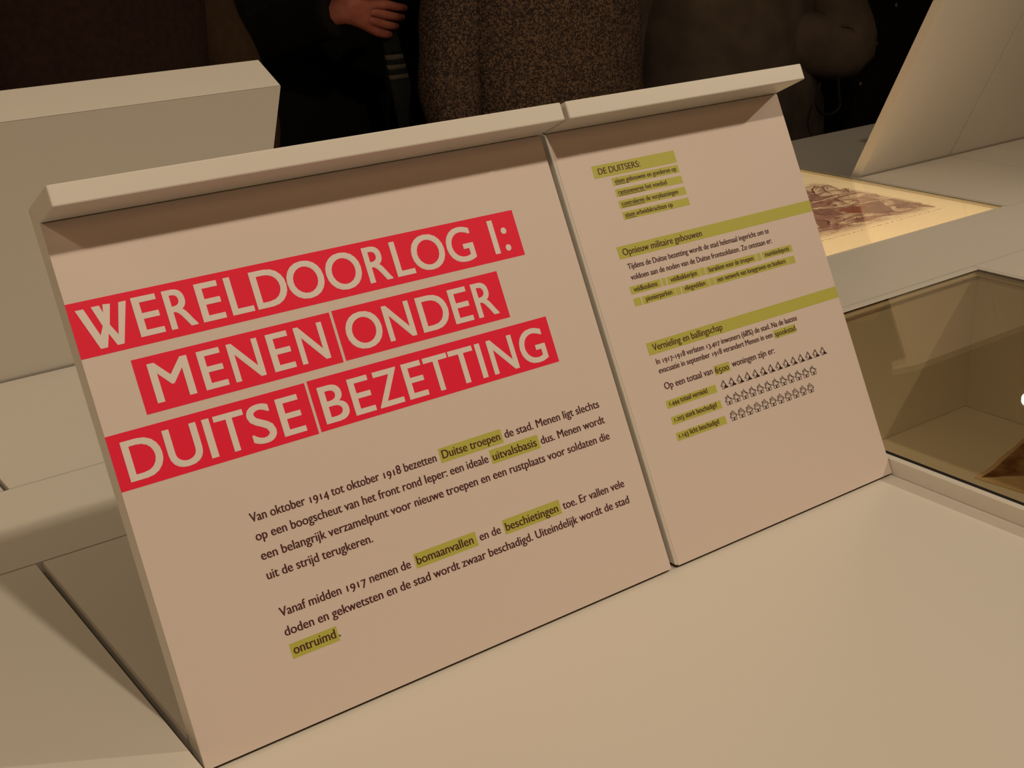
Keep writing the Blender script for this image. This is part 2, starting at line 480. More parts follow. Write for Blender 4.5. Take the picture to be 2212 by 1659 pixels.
Q1 = [
  (0.2488, 0.3102, 0.1544, 0.1661), # Dt
  (0.2939, 0.3433, 0.1405, 0.1520), # uit
  (0.2009, 0.2594, 0.0824, 0.0940), # bom
  (0.2865, 0.3449, 0.0827, 0.0946), # bes
  (0.0838, 0.1227, 0.0528, 0.0639), # ont
]
Q2 = [
  (0.4821, 0.5819, 0.3529, 0.3645), # h1
  (0.5006, 0.5817, 0.3433, 0.3506), # 1
  (0.5005, 0.5819, 0.3327, 0.3399), # 2
  (0.5005, 0.5821, 0.3217, 0.3290), # 3
  (0.5008, 0.5822, 0.3111, 0.3183), # 4
  (0.4828, 0.7350, 0.2772, 0.2887), # A
  (0.4839, 0.5207, 0.2441, 0.2513), # vk
  (0.5223, 0.5270, 0.2441, 0.2511), # s
  (0.5286, 0.5689, 0.2439, 0.2511), # vb
  (0.5699, 0.5759, 0.2440, 0.2512), # s
  (0.5773, 0.6433, 0.2435, 0.2508), # bar
  (0.6448, 0.6504, 0.2433, 0.2505), # s
  (0.6524, 0.6935, 0.2436, 0.2506), # mun
  (0.4840, 0.4925, 0.2330, 0.2402), # s
  (0.4940, 0.5341, 0.2329, 0.2399), # pp
  (0.5351, 0.5408, 0.2326, 0.2397), # s
  (0.5421, 0.5763, 0.2325, 0.2397), # vl
  (0.5774, 0.5834, 0.2325, 0.2396), # s
  (0.5845, 0.6835, 0.2322, 0.2394), # net
  (0.6844, 0.6929, 0.2320, 0.2393), # s
  (0.4831, 0.7357, 0.1871, 0.1985), # B
  (0.6367, 0.6668, 0.1669, 0.1748), # sp
  (0.5510, 0.5710, 0.1516, 0.1602), # 65
  (0.4855, 0.5471, 0.1365, 0.1438), # l1
  (0.4858, 0.5473, 0.1213, 0.1286), # l2
  (0.4860, 0.5473, 0.1062, 0.1136), # l3
]
INK_STROKES = [[(1.584, 0.858), (1.608, 0.88), (1.63, 0.892), (1.631, 0.878), (1.652, 0.88), (1.646, 0.863), (1.64, 0.846)], [(1.633, 0.877), (1.612, 0.852), (1.605, 0.836)], [(1.646, 0.84), (1.653, 0.839), (1.635, 0.816)], [(1.599, 0.871), (1.576, 0.844), (1.571, 0.828)], [(1.531, 0.82), (1.548, 0.808), (1.571, 0.816), (1.592, 0.816)], [(1.516, 0.798), (1.546, 0.799)], [(1.545, 0.789), (1.533, 0.77)], [(1.576, 0.8), (1.571, 0.783), (1.566, 0.767)], [(1.541, 0.772), (1.534, 0.758)], [(1.474, 0.758), (1.472, 0.741), (1.476, 0.727)], [(1.488, 0.744), (1.486, 0.727)], [(1.465, 0.704), (1.479, 0.704)], [(1.436, 0.72), (1.446, 0.699), (1.425, 0.683)], [(1.433, 0.675), (1.447, 0.67), (1.446, 0.653)], [(1.651, 0.777), (1.649, 0.757)], [(1.625, 0.685), (1.647, 0.683), (1.653, 0.667)], [(1.551, 0.67), (1.576, 0.665)], [(1.641, 0.799), (1.65, 0.789)], [(1.483, 0.68), (1.502, 0.671)]]
INK_PATCHES = [[(1.515, 0.737), (1.551, 0.741), (1.572, 0.729), (1.531, 0.695), (1.517, 0.705)], [(1.578, 0.734), (1.625, 0.738), (1.597, 0.694), (1.575, 0.66), (1.551, 0.67), (1.532, 0.694)], [(1.491, 0.771), (1.512, 0.76), (1.508, 0.733), (1.495, 0.707), (1.471, 0.722), (1.461, 0.742)], [(1.434, 0.716), (1.45, 0.7), (1.417, 0.673), (1.391, 0.672)], [(1.647, 0.683), (1.654, 0.639), (1.644, 0.634), (1.63, 0.67)], [(1.584, 0.87), (1.57, 0.839), (1.56, 0.816), (1.54, 0.826)], [(1.612, 0.698), (1.638, 0.693), (1.63, 0.67), (1.597, 0.673)], [(1.486, 0.678), (1.51, 0.673), (1.487, 0.658), (1.468, 0.659)]]


# ------------------------------------------------------------------ lettering
FONT_CACHE = {}
def glyph(ch, off):
    k = (ch, off)
    if k in FONT_CACHE:
        return FONT_CACHE[k]
    def meshof(s):
        c = bpy.data.curves.new('tmp', 'FONT')
        c.body = s
        c.offset = off
        c.resolution_u = 5
        o = bpy.data.objects.new('tmp', c)
        C.objects.link(o)
        bpy.context.view_layer.update()
        me = bpy.data.meshes.new_from_object(o)
        vs = [v.co.copy() for v in me.vertices]
        fs = [tuple(p.vertices) for p in me.polygons]
        bpy.data.objects.remove(o)
        bpy.data.curves.remove(c)
        bpy.data.meshes.remove(me)
        return vs, fs
    if ch == ' ':
        a, _ = meshof('n n'); b, _ = meshof('nn')
        r = ([], [], max(v.x for v in a) - max(v.x for v in b), 0.0)
    else:
        vs, fs = meshof(ch)
        a, _ = meshof('n' + ch + 'n'); b, _ = meshof('nn')
        adv = max(v.x for v in a) - max(v.x for v in b)
        r = (vs, fs, adv, 0.0)
    FONT_CACHE[k] = r
    return r

class Flat:
    """collects flat print in panel coordinates (x along, t up the slope)"""
    def __init__(s): s.v = []; s.f = []; s.l = {}
    def quad(s, pts):
        n = len(s.v); s.v += [tuple(p) for p in pts]; s.f.append(tuple(range(n, n + len(pts))))
    def rect(s, x0, x1, t0, t1): s.quad([(x0, t0), (x1, t0), (x1, t1), (x0, t1)])
    def line(s, a, b, w):
        a = Vector(a); b = Vector(b); d = (b - a).normalized(); n = Vector((-d.y, d.x)) * w / 2
        s.quad([a - n, b - n, b + n, a + n])
    def poly(s, pts, w):
        for i in range(len(pts) - 1): s.line(pts[i], pts[i + 1], w)
    def text(s, st, x0, x1, t, xh, bold=0.0, oldstyle=True):
        """x0..x1 is the ink width, t the baseline, xh the x-height"""
        off = 0.0
        X = max(v.y for v in glyph('x', off)[0])
        k = xh / X
        segs = []; cur = 0.0; lo = None; hi = 0
        for ch in st:
            vs, fs, adv, _ = glyph(ch, off)
            dy = 0.0; sy = 1.0
            if oldstyle and ch.isdigit():
                H = max(v.y for v in glyph('H', off)[0])
                if ch in '012': sy = X / H
                elif ch in '34579': dy = -(H - X) * 0.72; sy = 0.93
                adv_s = 0.92
            if vs:
                w = [(cur + v.x, v.y * sy + dy) for v in vs]
                a = min(p[0] for p in w); b = max(p[0] for p in w)
                lo = a if lo is None else min(lo, a); hi = max(hi, b)
                segs.append((w, fs))
            cur += adv
        sx = (x1 - x0) / (hi - lo) if len(st) > 1 else k
        for j, (dx, dt) in enumerate(((-bold, 0), (bold, 0)) if bold else ((0, 0),)):
            for w, fs in segs:
                n = len(s.v)
                s.v += [(x0 + (p[0] - lo) * sx + dx, t + p[1] * k + dt) for p in w]
                for i in range(n, len(s.v)): s.l[i] = j * 0.00003
                s.f += [tuple(i + n for i in f) for f in fs]
    def glyph_box(s, ch, x0, x1, t0, t1, off_b):
        off = 0.0
        vs, fs, _, _ = glyph(ch, off)
        ax = min(v.x for v in vs); bx = max(v.x for v in vs)
        # cap height and baseline from the letter I so that round letters overshoot
        H = max(v.y for v in glyph('H', off)[0]); B = min(v.y for v in glyph('H', off)[0])
        bd = off_b
        for j, (dx, dt) in enumerate(((-bd, -bd * .6), (bd, bd * .6), (-bd, bd * .6), (bd, -bd * .6))):
            n = len(s.v)
            s.v += [(x0 + bd + (v.x - ax) / (bx - ax) * (x1 - x0 - 2 * bd) + dx, t0 + bd * .6 + (v.y - B) / (H - B) * (t1 - t0 - 1.2 * bd) + dt) for v in vs]
            for i in range(n, len(s.v)): s.l[i] = j * 0.00003
            s.f += [tuple(i + n for i in f) for f in fs]
    def build(s, name, m, parent, lift, label=None):
        if not s.f: return
        me = bpy.data.meshes.new(name)
        me.from_pydata([(x, t * CA - (lift + s.l.get(i, 0)) * SA, t * SA + (lift + s.l.get(i, 0)) * CA) for i, (x, t) in enumerate(s.v)], [], s.f)
        bm = bmesh.new(); bm.from_mesh(me)
        bm.normal_update()
        want = Vector((0, -SA, CA))
        for f in bm.faces:
            if f.normal.dot(want) < 0: f.normal_flip()
        bm.to_mesh(me); bm.free()
        me.materials.append(m)
        o = bpy.data.objects.new(name, me); C.objects.link(o)
        setp(o, parent)
        if label: o['label'] = label
        return o

# ------------------------------------------------------------------ text panels
H_P = 0.4008
def P(t, n):            # up the slope t, n behind the printed face -> (y, z)
    return (t * CA + n * SA, t * SA - n * CA)

def text_panel(name, x0, x1, label, sheet_in=(0.0, 0.0), far=None, hfac=1.0):
    """slab leaning back with a lip along its top edge; far=(xm) mirrors it to the other side of the table"""
    r = root(name, ((x0 + x1) / 2, 0.0 if far is None else 0.892, 0.0), label, 'text panel')
    S0 = 0.0004
    hh = H_P * hfac
    prof = [P(0.0035, S0), P(hh - 0.0002, S0), P(hh - 0.0002, TH), ]
    yb, zb = P(0.0, TH)
    # bottom: cut level with the tray, standing on a set-back foot
    tb_ = (0.0 + TH * CA) / SA
    prof = [P(0.0034, S0), P(hh - 0.0006, S0), P(hh + 0.0154, TH), P(tb_ + 0.0034, TH)]
    prof2 = [P(hh, S0), P(hh + 0.0158, TH), P(hh + 0.0158, -0.0405), P(hh, -0.0405)]
    foot = [(0.0035, 0.0), (0.0225, 0.0), (0.0225, 0.0034), (0.0035, 0.0034)]
    bv = 0.0004 if far else 0.0012
    def mir(pr):
        return [(0.892 - y, z) for y, z in pr] if far else pr
    prism('board', mir(prof), x0, x1, PAINT, r, bv)
    prism('top_lip', mir(prof2), x0, x1, PAINT, r, 0.0012)
    prism('foot', mir(foot), x0 + 0.002, x1 - 0.002, GAP_SHADE, r)
    sh = [P(0.0030, 0.0), P(hh - 0.0008, 0.0), P(hh - 0.0008, S0 + 0.0001), P(0.0030, S0 + 0.0001)]
    prism('printed_sheet', mir(sh), x0 + sheet_in[0], x1 - sheet_in[1], PAPER, r)
    return r

p1 = text_panel('text_panel', 0.0, 0.4379, 'large white slanted text panel with red headline bands at left', (0.0, 0.0006))
p2 = text_panel('text_panel', 0.4432, 0.7364, 'narrower white slanted text panel with olive bars and little house symbols', (0.0026, 0.0002))
text_panel('text_panel', 0.0222, 0.4502, 'white panel seen from behind across the table, at upper left', far=True, hfac=0.965)
text_panel('text_panel', -0.286, 0.0170, 'white panel seen from behind at the extreme left edge, beyond the left headline panel', far=True, hfac=0.965)
text_panel('text_panel', 1.7225, 1.9945, 'narrow white panel seen from behind, standing at the end of the light box', far=True, hfac=0.965)
text_panel('text_panel', 1.9985, 2.4330, 'wide white panel seen from behind at the right edge, beyond the dark panel joint', far=True, hfac=0.965)

BAND, TXT = 0.00008, 0.00016
# red headline bands of the large panel
RB = [(0.0, 0.3853, 0.3014, 0.3414), (0.0330, 0.19205, 0.2527, 0.2930), (0.19445, 0.3522, 0.2531, 0.2935), (0.0, 0.1550, 0.2050, 0.2452), (0.15725, 0.3870, 0.2055, 0.2458)]
for b in RB:
    f = Flat(); f.rect(*b); f.build('red_band', RED, p1, BAND)
HOFF = 0.00055
def headline(L, t0, t1):
    f = Flat()
    for ch, a, b in L:
        if ch == 'W':
            w = b - a
            def q(u, v): return (a + u * w, t0 + v * (t1 - t0))
            f.quad([q(0.0, 0.98), q(0.165, 0.98), q(0.345, 0.27), q(0.435, 0.48), q(0.315, 0.99), q(0.478, 0.99), q(0.515, 0.80), q(0.55, 1.0), q(0.695, 0.98), q(0.575, 0.48),
                    q(0.685, 0.20), q(0.86, 0.97), q(1.01, 0.97), q(0.745, -0.05), q(0.61, -0.05), q(0.505, 0.27), q(0.415, -0.05), q(0.275, -0.05)])
        elif ch == 'I':
            f.rect(a + 0.0002, b, t0, t1)
        elif ch == ':':
            for cx, cy in ((0.3710, 0.3106), (0.3710, 0.3255)):
                f.quad([(cx + 0.0028 * math.cos(k * math.pi / 12), cy + 0.0028 * math.sin(k * math.pi / 12)) for k in range(24)])
        else:
            f.glyph_box(ch, a, b, t0, t1, HOFF)
    return f
for L, t0 in ((H1, 0.3073), (H2, 0.2586), (H3, 0.2099)):
    if L is H1: parts = [L]
    elif L is H2: parts = [L[:5], L[5:]]
    else: parts = [L[:6], L[6:]]
    for Lp in parts:
        headline(Lp, t0, t0 + 0.0290).build('headline_lettering', WHITEPRINT, p1, TXT)
for b in Q1:
    f = Flat(); f.rect(*b); f.build('olive_band', OLIVE, p1, BAND)
BASE1 = [0.1570, 0.1430, 0.1284, 0.1137, 0.0848, 0.0704, 0.0557]
def snap(t, L):
    return min(L, key=lambda a: abs(a - t))
for s, a, b, ta, tb_ in T1:
    f = Flat(); t = snap((ta + tb_) / 2, BASE1)
    if t in (BASE1[0], BASE1[4]) and a > 0.19: t += 0.0004
    f.text(s, a, b, t, 0.00445, 0.00016)
    f.build('printed_line', INK, p1, TXT)

# right panel
for i, b in enumerate(Q2):
    f = Flat(); x0, x1, t0, t1 = b
    if x1 > 0.73: x1 = 0.7361
    f.rect(x0, x1, t0, t1); f.build('olive_band', OLIVE, p2, BAND)
XH2 = {'DE DUITSERS:': 0.0040, 'Opnieuw militaire gebouwen': 0.0041, 'Vernieling en ballingschap': 0.0041,
       'Op een totaal van': 0.0040, '6500': 0.0040, 'woningen zijn er:': 0.0040}
for s, a, b, ta, tb_ in T2:
    t = (ta + tb_) / 2
    xh = XH2.get(s, 0.0033 if t > 0.29 or t < 0.15 or 0.21 < t < 0.25 else 0.0034)
    if s in ('DE DUITSERS:',): xh = 0.0037
    if 0.21 < t < 0.25: xh = 0.0031; t -= 0.0001
    if t > 0.30 and s != 'DE DUITSERS:': xh = 0.0029
    if t < 0.14: xh = 0.0031
    f = Flat(); f.text(s, a, b, t, xh, 0.00013)
    if 0.30 < t < 0.35:
        w = {'eisen g': 0.0127, 'rantsoe': 0.0318, 'control': 0.0277, 'eisen a': 0.0127}[s[:7]]
        f.rect(a, a + w, t - 0.0013, t - 0.0008)
    f.build('printed_line', INK, p2, TXT)
def house(kind, x, t, w=0.0088, h=0.0088):
    f = Flat()
    def q(u, v): return (x + u * w, t + v * h)
    lw = 0.00044
    f.poly([q(0.16, 0), q(0.84 if kind else 0.45, 0)], lw)
    f.poly([q(0.16, 0), q(0.16, 0.46)], lw)
    f.poly([q(0.02, 0.40), q(0.52, 0.98)], lw)
    f.poly([q(0.02, 0.40), q(0.07, 0.32), q(0.50, 0.80)], lw)
    # left window
    f.rect(x + 0.27 * w, x + 0.34 * w, t + 0.24 * h, t + 0.36 * h)
    if kind == 0:
        f.quad([q(0.52, 1.0), q(0.50, 0.72), q(0.62, 0.52), q(0.58, 0.30), q(0.46, 0.22), q(0.46, 0.0), q(0.98, 0.0), q(0.96, 0.12), q(0.80, 0.22)])
        f.quad([q(0.36, 0.0), q(0.40, 0.0), q(0.40, 0.2), q(0.36, 0.2)])
    else:
        f.poly([q(0.84, 0), q(0.84, 0.46)], lw)
        if kind == 1:
            f.poly([q(0.52, 0.98), q(0.62, 0.72), q(0.80, 0.56), q(0.99, 0.48), q(0.95, 0.38)], lw)
            f.poly([q(0.50, 0.80), q(0.62, 0.60), q(0.88, 0.42)], lw)
        else:
            f.poly([q(0.52, 0.98), q(0.99, 0.46), q(0.94, 0.36), q(0.50, 0.80)], lw)
            f.rect(x + 0.46 * w, x + 0.54 * w, t + 0.50 * h, t + 0.62 * h)
        f.rect(x + 0.66 * w, x + 0.73 * w, t + 0.18 * h, t + 0.36 * h)
        f.rect(x + 0.42 * w, x + 0.58 * w, t + 0.0 * h, t + 0.30 * h)
        f.poly([q(0.16, 0.58), q(0.16, 0.80), q(0.28, 0.80), q(0.28, 0.72)], lw)
    f.build('house_symbol', BLACKINK, p2, TXT)
for k in range(14): house(0, 0.5530 + k * 0.01042, 0.1375, 0.0092, 0.0082)
for k in range(12): house(1, 0.5528 + k * 0.01043, 0.1220, 0.0096, 0.0094)
for k in range(11): house(2, 0.5528 + k * 0.01048, 0.1067, 0.0094, 0.0094)

# ------------------------------------------------------------------ ink on the backlit drawing
def inkmat(name, col, e):
    return mat(name, col, 0.8, 0.2, emit=(col, e))
INKD = inkmat('backlit_dark_ink', (0.22, 0.085, 0.065), 0.7)
INKR = inkmat('backlit_red_wash', (0.40, 0.14, 0.08), 0.7)
INKP = inkmat('backlit_purple_wash', (0.40, 0.21, 0.155), 0.75)
def sheet_flat(f, name, m, z):
    me = bpy.data.meshes.new(name)
    me.from_pydata([(x, y, z) for x, y in f.v], [], f.f)
    me.materials.append(m)
    o = bpy.data.objects.new(name, me); C.objects.link(o); setp(o, lb)
    return o
rnd = random.Random(5)
for i, pl in enumerate(INK_PATCHES):
    f = Flat()
    # frayed outline
    out = []
    for k in range(len(pl)):
        a = Vector(pl[k]); b = Vector(pl[(k + 1) % len(pl)])
        for s in range(5):
            out.append(a.lerp(b, s / 5) + Vector((rnd.uniform(-1, 1), rnd.uniform(-1, 1))) * 0.003)
    f.quad(out)
    sheet_flat(f, 'drawn_wash', INKR if i == 0 else INKP, SZ + 0.00025)
f = Flat()
for st in INK_STROKES:
    f.poly(st, 0.0032)
    f.poly([(x + rnd.uniform(-.008, .008), y + rnd.uniform(-.006, .006)) for x, y in st], 0.0012)
for k in range(110):
    x = rnd.uniform(1.12, 1.645); y = rnd.uniform(0.65, 0.88); a = rnd.uniform(-0.5, 1.2); l = rnd.uniform(0.008, 0.03)
    f.poly([(x, y), (x + l * math.cos(a), y + l * math.sin(a)), (x + 1.7 * l * math.cos(a + .4), y + 1.7 * l * math.sin(a + .4))], 0.0013)
sheet_flat(f, 'drawn_strokes', INKD, SZ + 0.0004)
f = Flat()
x = 1.22
while x < 1.652:
    pts = [(x + k * 0.0018, 0.6205 + rnd.uniform(-0.002, 0.0025)) for k in range(rnd.randint(3, 8))]
    f.poly(pts, 0.0013); x = pts[-1][0] + rnd.uniform(0.003, 0.006)
x = 1.22
while x < 1.40:
    pts = [(x + k * 0.0018, 0.6415 + rnd.uniform(-0.002, 0.0025)) for k in range(rnd.randint(3, 8))]
    f.poly(pts, 0.0013); x = pts[-1][0] + rnd.uniform(0.003, 0.006)
sheet_flat(f, 'handwritten_caption', inkmat('caption_ink', (0.45, 0.22, 0.13), 0.6), SZ + 0.0003)

# ------------------------------------------------------------------ ceiling spotlights
def spotlight(loc, aim, label, lit=True):
    r = root('ceiling_spotlight', (loc[0], loc[1], 2.5), label, 'spotlight')
    d = (Vector(aim) - Vector(loc)).normalized()
    q = d.to_track_quat('-Z', 'Y').to_matrix()
    def cyl(name, r0, r1, z0, z1, m, segs=24):
        bm = bmesh.new()
        a = [bm.verts.new(Vector(loc) + q @ Vector((r0 * math.cos(k * 2 * math.pi / segs), r0 * math.sin(k * 2 * math.pi / segs), z0))) for k in range(segs)]
        b = [bm.verts.new(Vector(loc) + q @ Vector((r1 * math.cos(k * 2 * math.pi / segs), r1 * math.sin(k * 2 * math.pi / segs), z1))) for k in range(segs)]
        for k in range(segs): bm.faces.new((a[k], a[(k + 1) % segs], b[(k + 1) % segs], b[k]))
        bm.faces.new(a); bm.faces.new(b[::-1])
        return obj(name, bm, m, r)
    cyl('housing', 0.05, 0.045, 0.05, 0.19, CANM)
    cyl('lamp_face', 0.032, 0.032, 0.045, 0.0495, BULB if lit else CANM)
    top = Vector(loc) + q @ Vector((0, 0, 0.16))
    boxo('stem', top.x - 0.008, top.x + 0.008, top.y - 0.008, top.y + 0.008, top.z, 2.5, CANM, r)
names = ['black ceiling spotlight aimed at the left headline panel', 'black ceiling spotlight right of the display case, aimed back at it', 'black ceiling spotlight far left above the table']
for L_, n in zip(SPOTS, names):
    spotlight(L_[0], L_[1], n, False)
spotlight((4.99, 2.445, 1.80), (3.6, 1.5, -0.9), 'lit ceiling spotlight beyond the table end, mirrored in the case glass')

# ------------------------------------------------------------------ people across the table
SKIN = mat('skin', (0.38, 0.13, 0.09), 0.55, 0.3, bump=(160, 0.15, 0.001), var=(30, (0.28, 0.075, 0.055), 0.4, 0.65))
SHOE = mat('black_shoe_leather', (0.012, 0.010, 0.010), 0.4, 0.5)
HAIRM = {'dark': mat('dark_hair', (0.02, 0.012, 0.008), 0.7, 0.3, bump=(240, 0.6, 0.004)), 'grey': mat('grey_hair', (0.16, 0.15, 0.14), 0.7, 0.3, bump=(240, 0.6, 0.004))}

def loft(name, rings, m, parent, folds=0.0, seed=0, seg=40, caps=(False, False), dent=None):
    """rings: list of (centre, ux, uy, rx, ry); returns a smooth tube"""
    bm = bmesh.new()
    rows = []
    for i, (c, ux, uy, rx, ry) in enumerate(rings):
        row = []
        for k in range(seg):
            th = 2 * math.pi * k / seg
            cs, sn = math.cos(th), math.sin(th)
            e = 2 / 2.35
            px = math.copysign(abs(cs) ** e, cs) * rx
            py = math.copysign(abs(sn) ** e, sn) * ry
            p = c + ux * px + uy * py
            if folds:
                n_ = noise.noise(Vector((p.x * 5 + seed, p.y * 5, p.z * 2.2)))
                n2 = noise.noise(Vector((p.x * 17 + seed, p.y * 17, p.z * 6)))
                s = 1 + folds * (n_ + 0.45 * n2)
                if dent:        # the overlapping front edge of a closed coat
                    sm = (th - 1.5 * math.pi - dent[0] - dent[1] * (p.z - rings[0][0].z)) / 0.05
                    if -24 < sm < 24: s += dent[2] / (1 + math.exp(max(-20, min(20, sm)))) * math.exp(-(min(0.0, sm + 10) / 9) ** 2)
                p = c + (ux * px + uy * py) * s
            row.append(bm.verts.new(p))
        rows.append(row)
    for i in range(len(rows) - 1):
        for k in range(seg):
            bm.faces.new((rows[i][k], rows[i][(k + 1) % seg], rows[i + 1][(k + 1) % seg], rows[i + 1][k]))
    if caps[0]: bm.faces.new(rows[0])
    if caps[1]: bm.faces.new(rows[-1])
    return obj(name, bm, m, parent, True)

def tube_rings(pts, rads, flat=1.0):
    out = []
    n = len(pts)
    for i in range(n):
        d = (pts[min(i + 1, n - 1)] - pts[max(i - 1, 0)]).normalized()
        ux = d.cross(Vector((0, 1, 0.001)))
        if ux.length < 0.1: ux = d.cross(Vector((1, 0, 0)))
        ux.normalize(); uy = d.cross(ux).normalized()
        out.append((pts[i], ux, uy, rads[i], rads[i] * flat))
    return out

def bez(pts, n):
    """Catmull-Rom through pts"""
    out = []
    P_ = [pts[0]] + list(pts) + [pts[-1]]
    for i in range(1, len(P_) - 2):
        for s in range(n):
            t = s / n
            a, b, c, d = P_[i - 1], P_[i], P_[i + 1], P_[i + 2]
            out.append(0.5 * ((2 * b) + (c - a) * t + (2 * a - 5 * b + 4 * c - d) * t * t + (3 * b - a - 3 * c + d) * t ** 3))
    out.append(pts[-1])
    return out

def hand_pts(w, dirv, side, palmn, curl=0.5, sc=1.0):
    """wrist w, direction towards fingers, side = towards the thumb, palmn = palm facing; returns chains"""
    d = dirv.normalized(); s = side.normalized(); n = palmn.normalized()
    chains = []
    pal = w + d * 0.045 * sc
    for k, (off, ln) in enumerate(((0.030, 0.068), (0.010, 0.078), (-0.010, 0.072), (-0.029, 0.058))):
        base = w + d * 0.088 * sc + s * off * sc
        a = curl * (0.7 + 0.12 * k)
        p1_ = base + (d * math.cos(a) + n * math.sin(a)) * ln * 0.45 * sc
        p2_ = p1_ + (d * math.cos(2.1 * a) + n * math.sin(2.1 * a)) * ln * 0.33 * sc
        p3_ = p2_ + (d * math.cos(2.9 * a) + n * math.sin(2.9 * a)) * ln * 0.26 * sc
        chains.append(([w + d * 0.05 * sc + s * off * 0.75 * sc, base, p1_, p2_, p3_], [0.012, 0.0105, 0.0092, 0.0084, 0.0072]))
    tb0 = w + d * 0.022 * sc + s * 0.022 * sc
    t1_ = tb0 + (s * 0.7 + d * 0.6 + n * 0.35).normalized() * 0.036 * sc
    t2_ = t1_ + (s * 0.35 + d * 0.9 + n * 0.5).normalized() * 0.032 * sc
    t3_ = t2_ + (s * 0.05 + d * 0.9 + n * 0.6).normalized() * 0.026 * sc
    chains.append(([tb0, t1_, t2_, t3_], [0.014, 0.0125, 0.0105, 0.0085]))
    return pal, chains

def make_person(name, x, y, label, coat_mat, trouser_mat, hair='dark', height=1.74, turn=0.0, half=0.24, depth=0.15,
                rarm=None, larm=None, coat_len=0.62, folds=0.05, seed=0, belly=0.0, sleeve_r=0.075, lsleeve=None, front=(0.1, 0.0, 0.06)):
    k = height / 1.74
    r = root(name, (x, y, FLZ), label, 'person')
    def L(px, py, pz):
        c, s = math.cos(turn), math.sin(turn)
        return Vector((x + (px * c - py * s) * k, y + (px * s + py * c) * k, FLZ + pz * k))
    # person faces -Y; their right hand is towards -X
    rsh, lsh = L(-half + 0.055, 0.0, 1.43), L(half - 0.055, 0.0, 1.43)
    rel, rwr = (Vector(rarm[0]), Vector(rarm[1])) if rarm else (L(-half - 0.03, 0.04, 1.12), L(-half - 0.01, -0.06, 0.87))
    lel, lwr = (Vector(larm[0]), Vector(larm[1])) if larm else (L(half + 0.03, 0.04, 1.12), L(half + 0.01, -0.06, 0.87))
    verts, edges, rad = [], [], []
    def add(p, rr, par=None):
        verts.append(tuple(p - Vector((x, y, FLZ)))); rad.append(rr)
        if par is not None: edges.append((par, len(verts) - 1))
        return len(verts) - 1
    pel = add(L(0, 0, 0.95), (0.135, 0.10))
    wst = add(L(0, 0, 1.12), (0.13, 0.095), pel)
    chs = add(L(0, 0.0, 1.32), (0.145, 0.105), wst)
    nk0 = add(L(0, 0.01, 1.46), (0.065, 0.06), chs)
    nk1 = add(L(0, -0.005, 1.54), (0.052, 0.055), nk0)
    hd0 = add(L(0, -0.020, 1.595), (0.064, 0.082), nk1)
    hd1 = add(L(0, -0.01, 1.67), (0.082, 0.098), hd0)
    hd2 = add(L(0, 0.0, 1.735), (0.056, 0.070), hd1)
    for sx in (-1, 1):
        h0 = add(L(sx * 0.09, 0, 0.90), (0.088, 0.09), pel)
        kn = add(L(sx * 0.10, -0.015, 0.49), (0.058, 0.06), h0)
        ca = add(L(sx * 0.10, 0.015, 0.34), (0.052, 0.055), kn)
        an = add(L(sx * 0.10, 0.02, 0.09), (0.036, 0.04), ca)
        add(L(sx * 0.11, -0.13, 0.035), (0.036, 0.026), an)
    for sh, el, wr, s_ in ((rsh, rel, rwr, 1), (lsh, lel, lwr, -1)):
        a = add(sh, (0.058, 0.058), chs)
        b = add(el, (0.042, 0.042), a)
        c = add(wr, (0.027, 0.024), b)
        fwd = (wr - el).normalized()
        if name == 'person' and rarm and s_ == 1 and seed == 2:
            fwd = (Vector((0.97, -0.10, -0.30))).normalized(); side = Vector((0.25, -0.15, 0.9)); pn = Vector((0.15, 0.95, -0.35))
        elif abs(fwd.x) > 0.6:
            side = Vector((0, -0.15, 1)); pn = Vector((0, 1, 0))
        else:
            side = Vector((0, -1, 0)) if fwd.z < -0.5 else Vector((s_ * 1.0, 0, 0)); pn = Vector((s_ * 1.0, 0, 0)) if fwd.z < -0.5 else Vector((0, 0, -1))
        side = (side - fwd * side.dot(fwd)).normalized()
        pn = (pn - fwd * pn.dot(fwd) - side * pn.dot(side)).normalized()
        pal, chains = hand_pts(wr, fwd, side, pn, 0.42, 1.0)
        pc = add(pal, (0.036, 0.020), c)
        for pts, rr in chains:
            par = pc
            for p_, q_ in zip(pts, rr):
                par = add(p_, (q_, q_), par)
    me = bpy.data.meshes.new('body')
    me.from_pydata(verts, edges, [])
    o = bpy.data.objects.new('body', me); C.objects.link(o)
    sk = o.modifiers.new('skin', 'SKIN'); sk.use_smooth_shade = True
    for i, sv in enumerate(me.skin_vertices[0].data):
        sv.radius = rad[i]; sv.use_root = (i == 0)
    sb = o.modifiers.new('sub', 'SUBSURF'); sb.levels = 1; sb.render_levels = 1
    bpy.context.view_layer.update()
    me2 = bpy.data.meshes.new_from_object(o.evaluated_get(bpy.context.evaluated_depsgraph_get()))
    bpy.data.objects.remove(o)
    # face: push a nose, brow, lips and ears out of the head
    hc = L(0, -0.01, 1.655) - Vector((x, y, FLZ))
    fdir = Vector((math.sin(turn), -math.cos(turn), 0)); rdir = Vector((math.cos(turn), math.sin(turn), 0))
    bmh = bmesh.new(); bmh.from_mesh(me2)
    hf = [f for f in bmh.faces if (f.calc_center_median() - hc).length < 0.14 * k and f.calc_center_median().z > hc.z - 0.11]
    bmesh.ops.subdivide_edges(bmh, edges=list({e for f in hf for e in f.edges}), cuts=2, use_grid_fill=True)
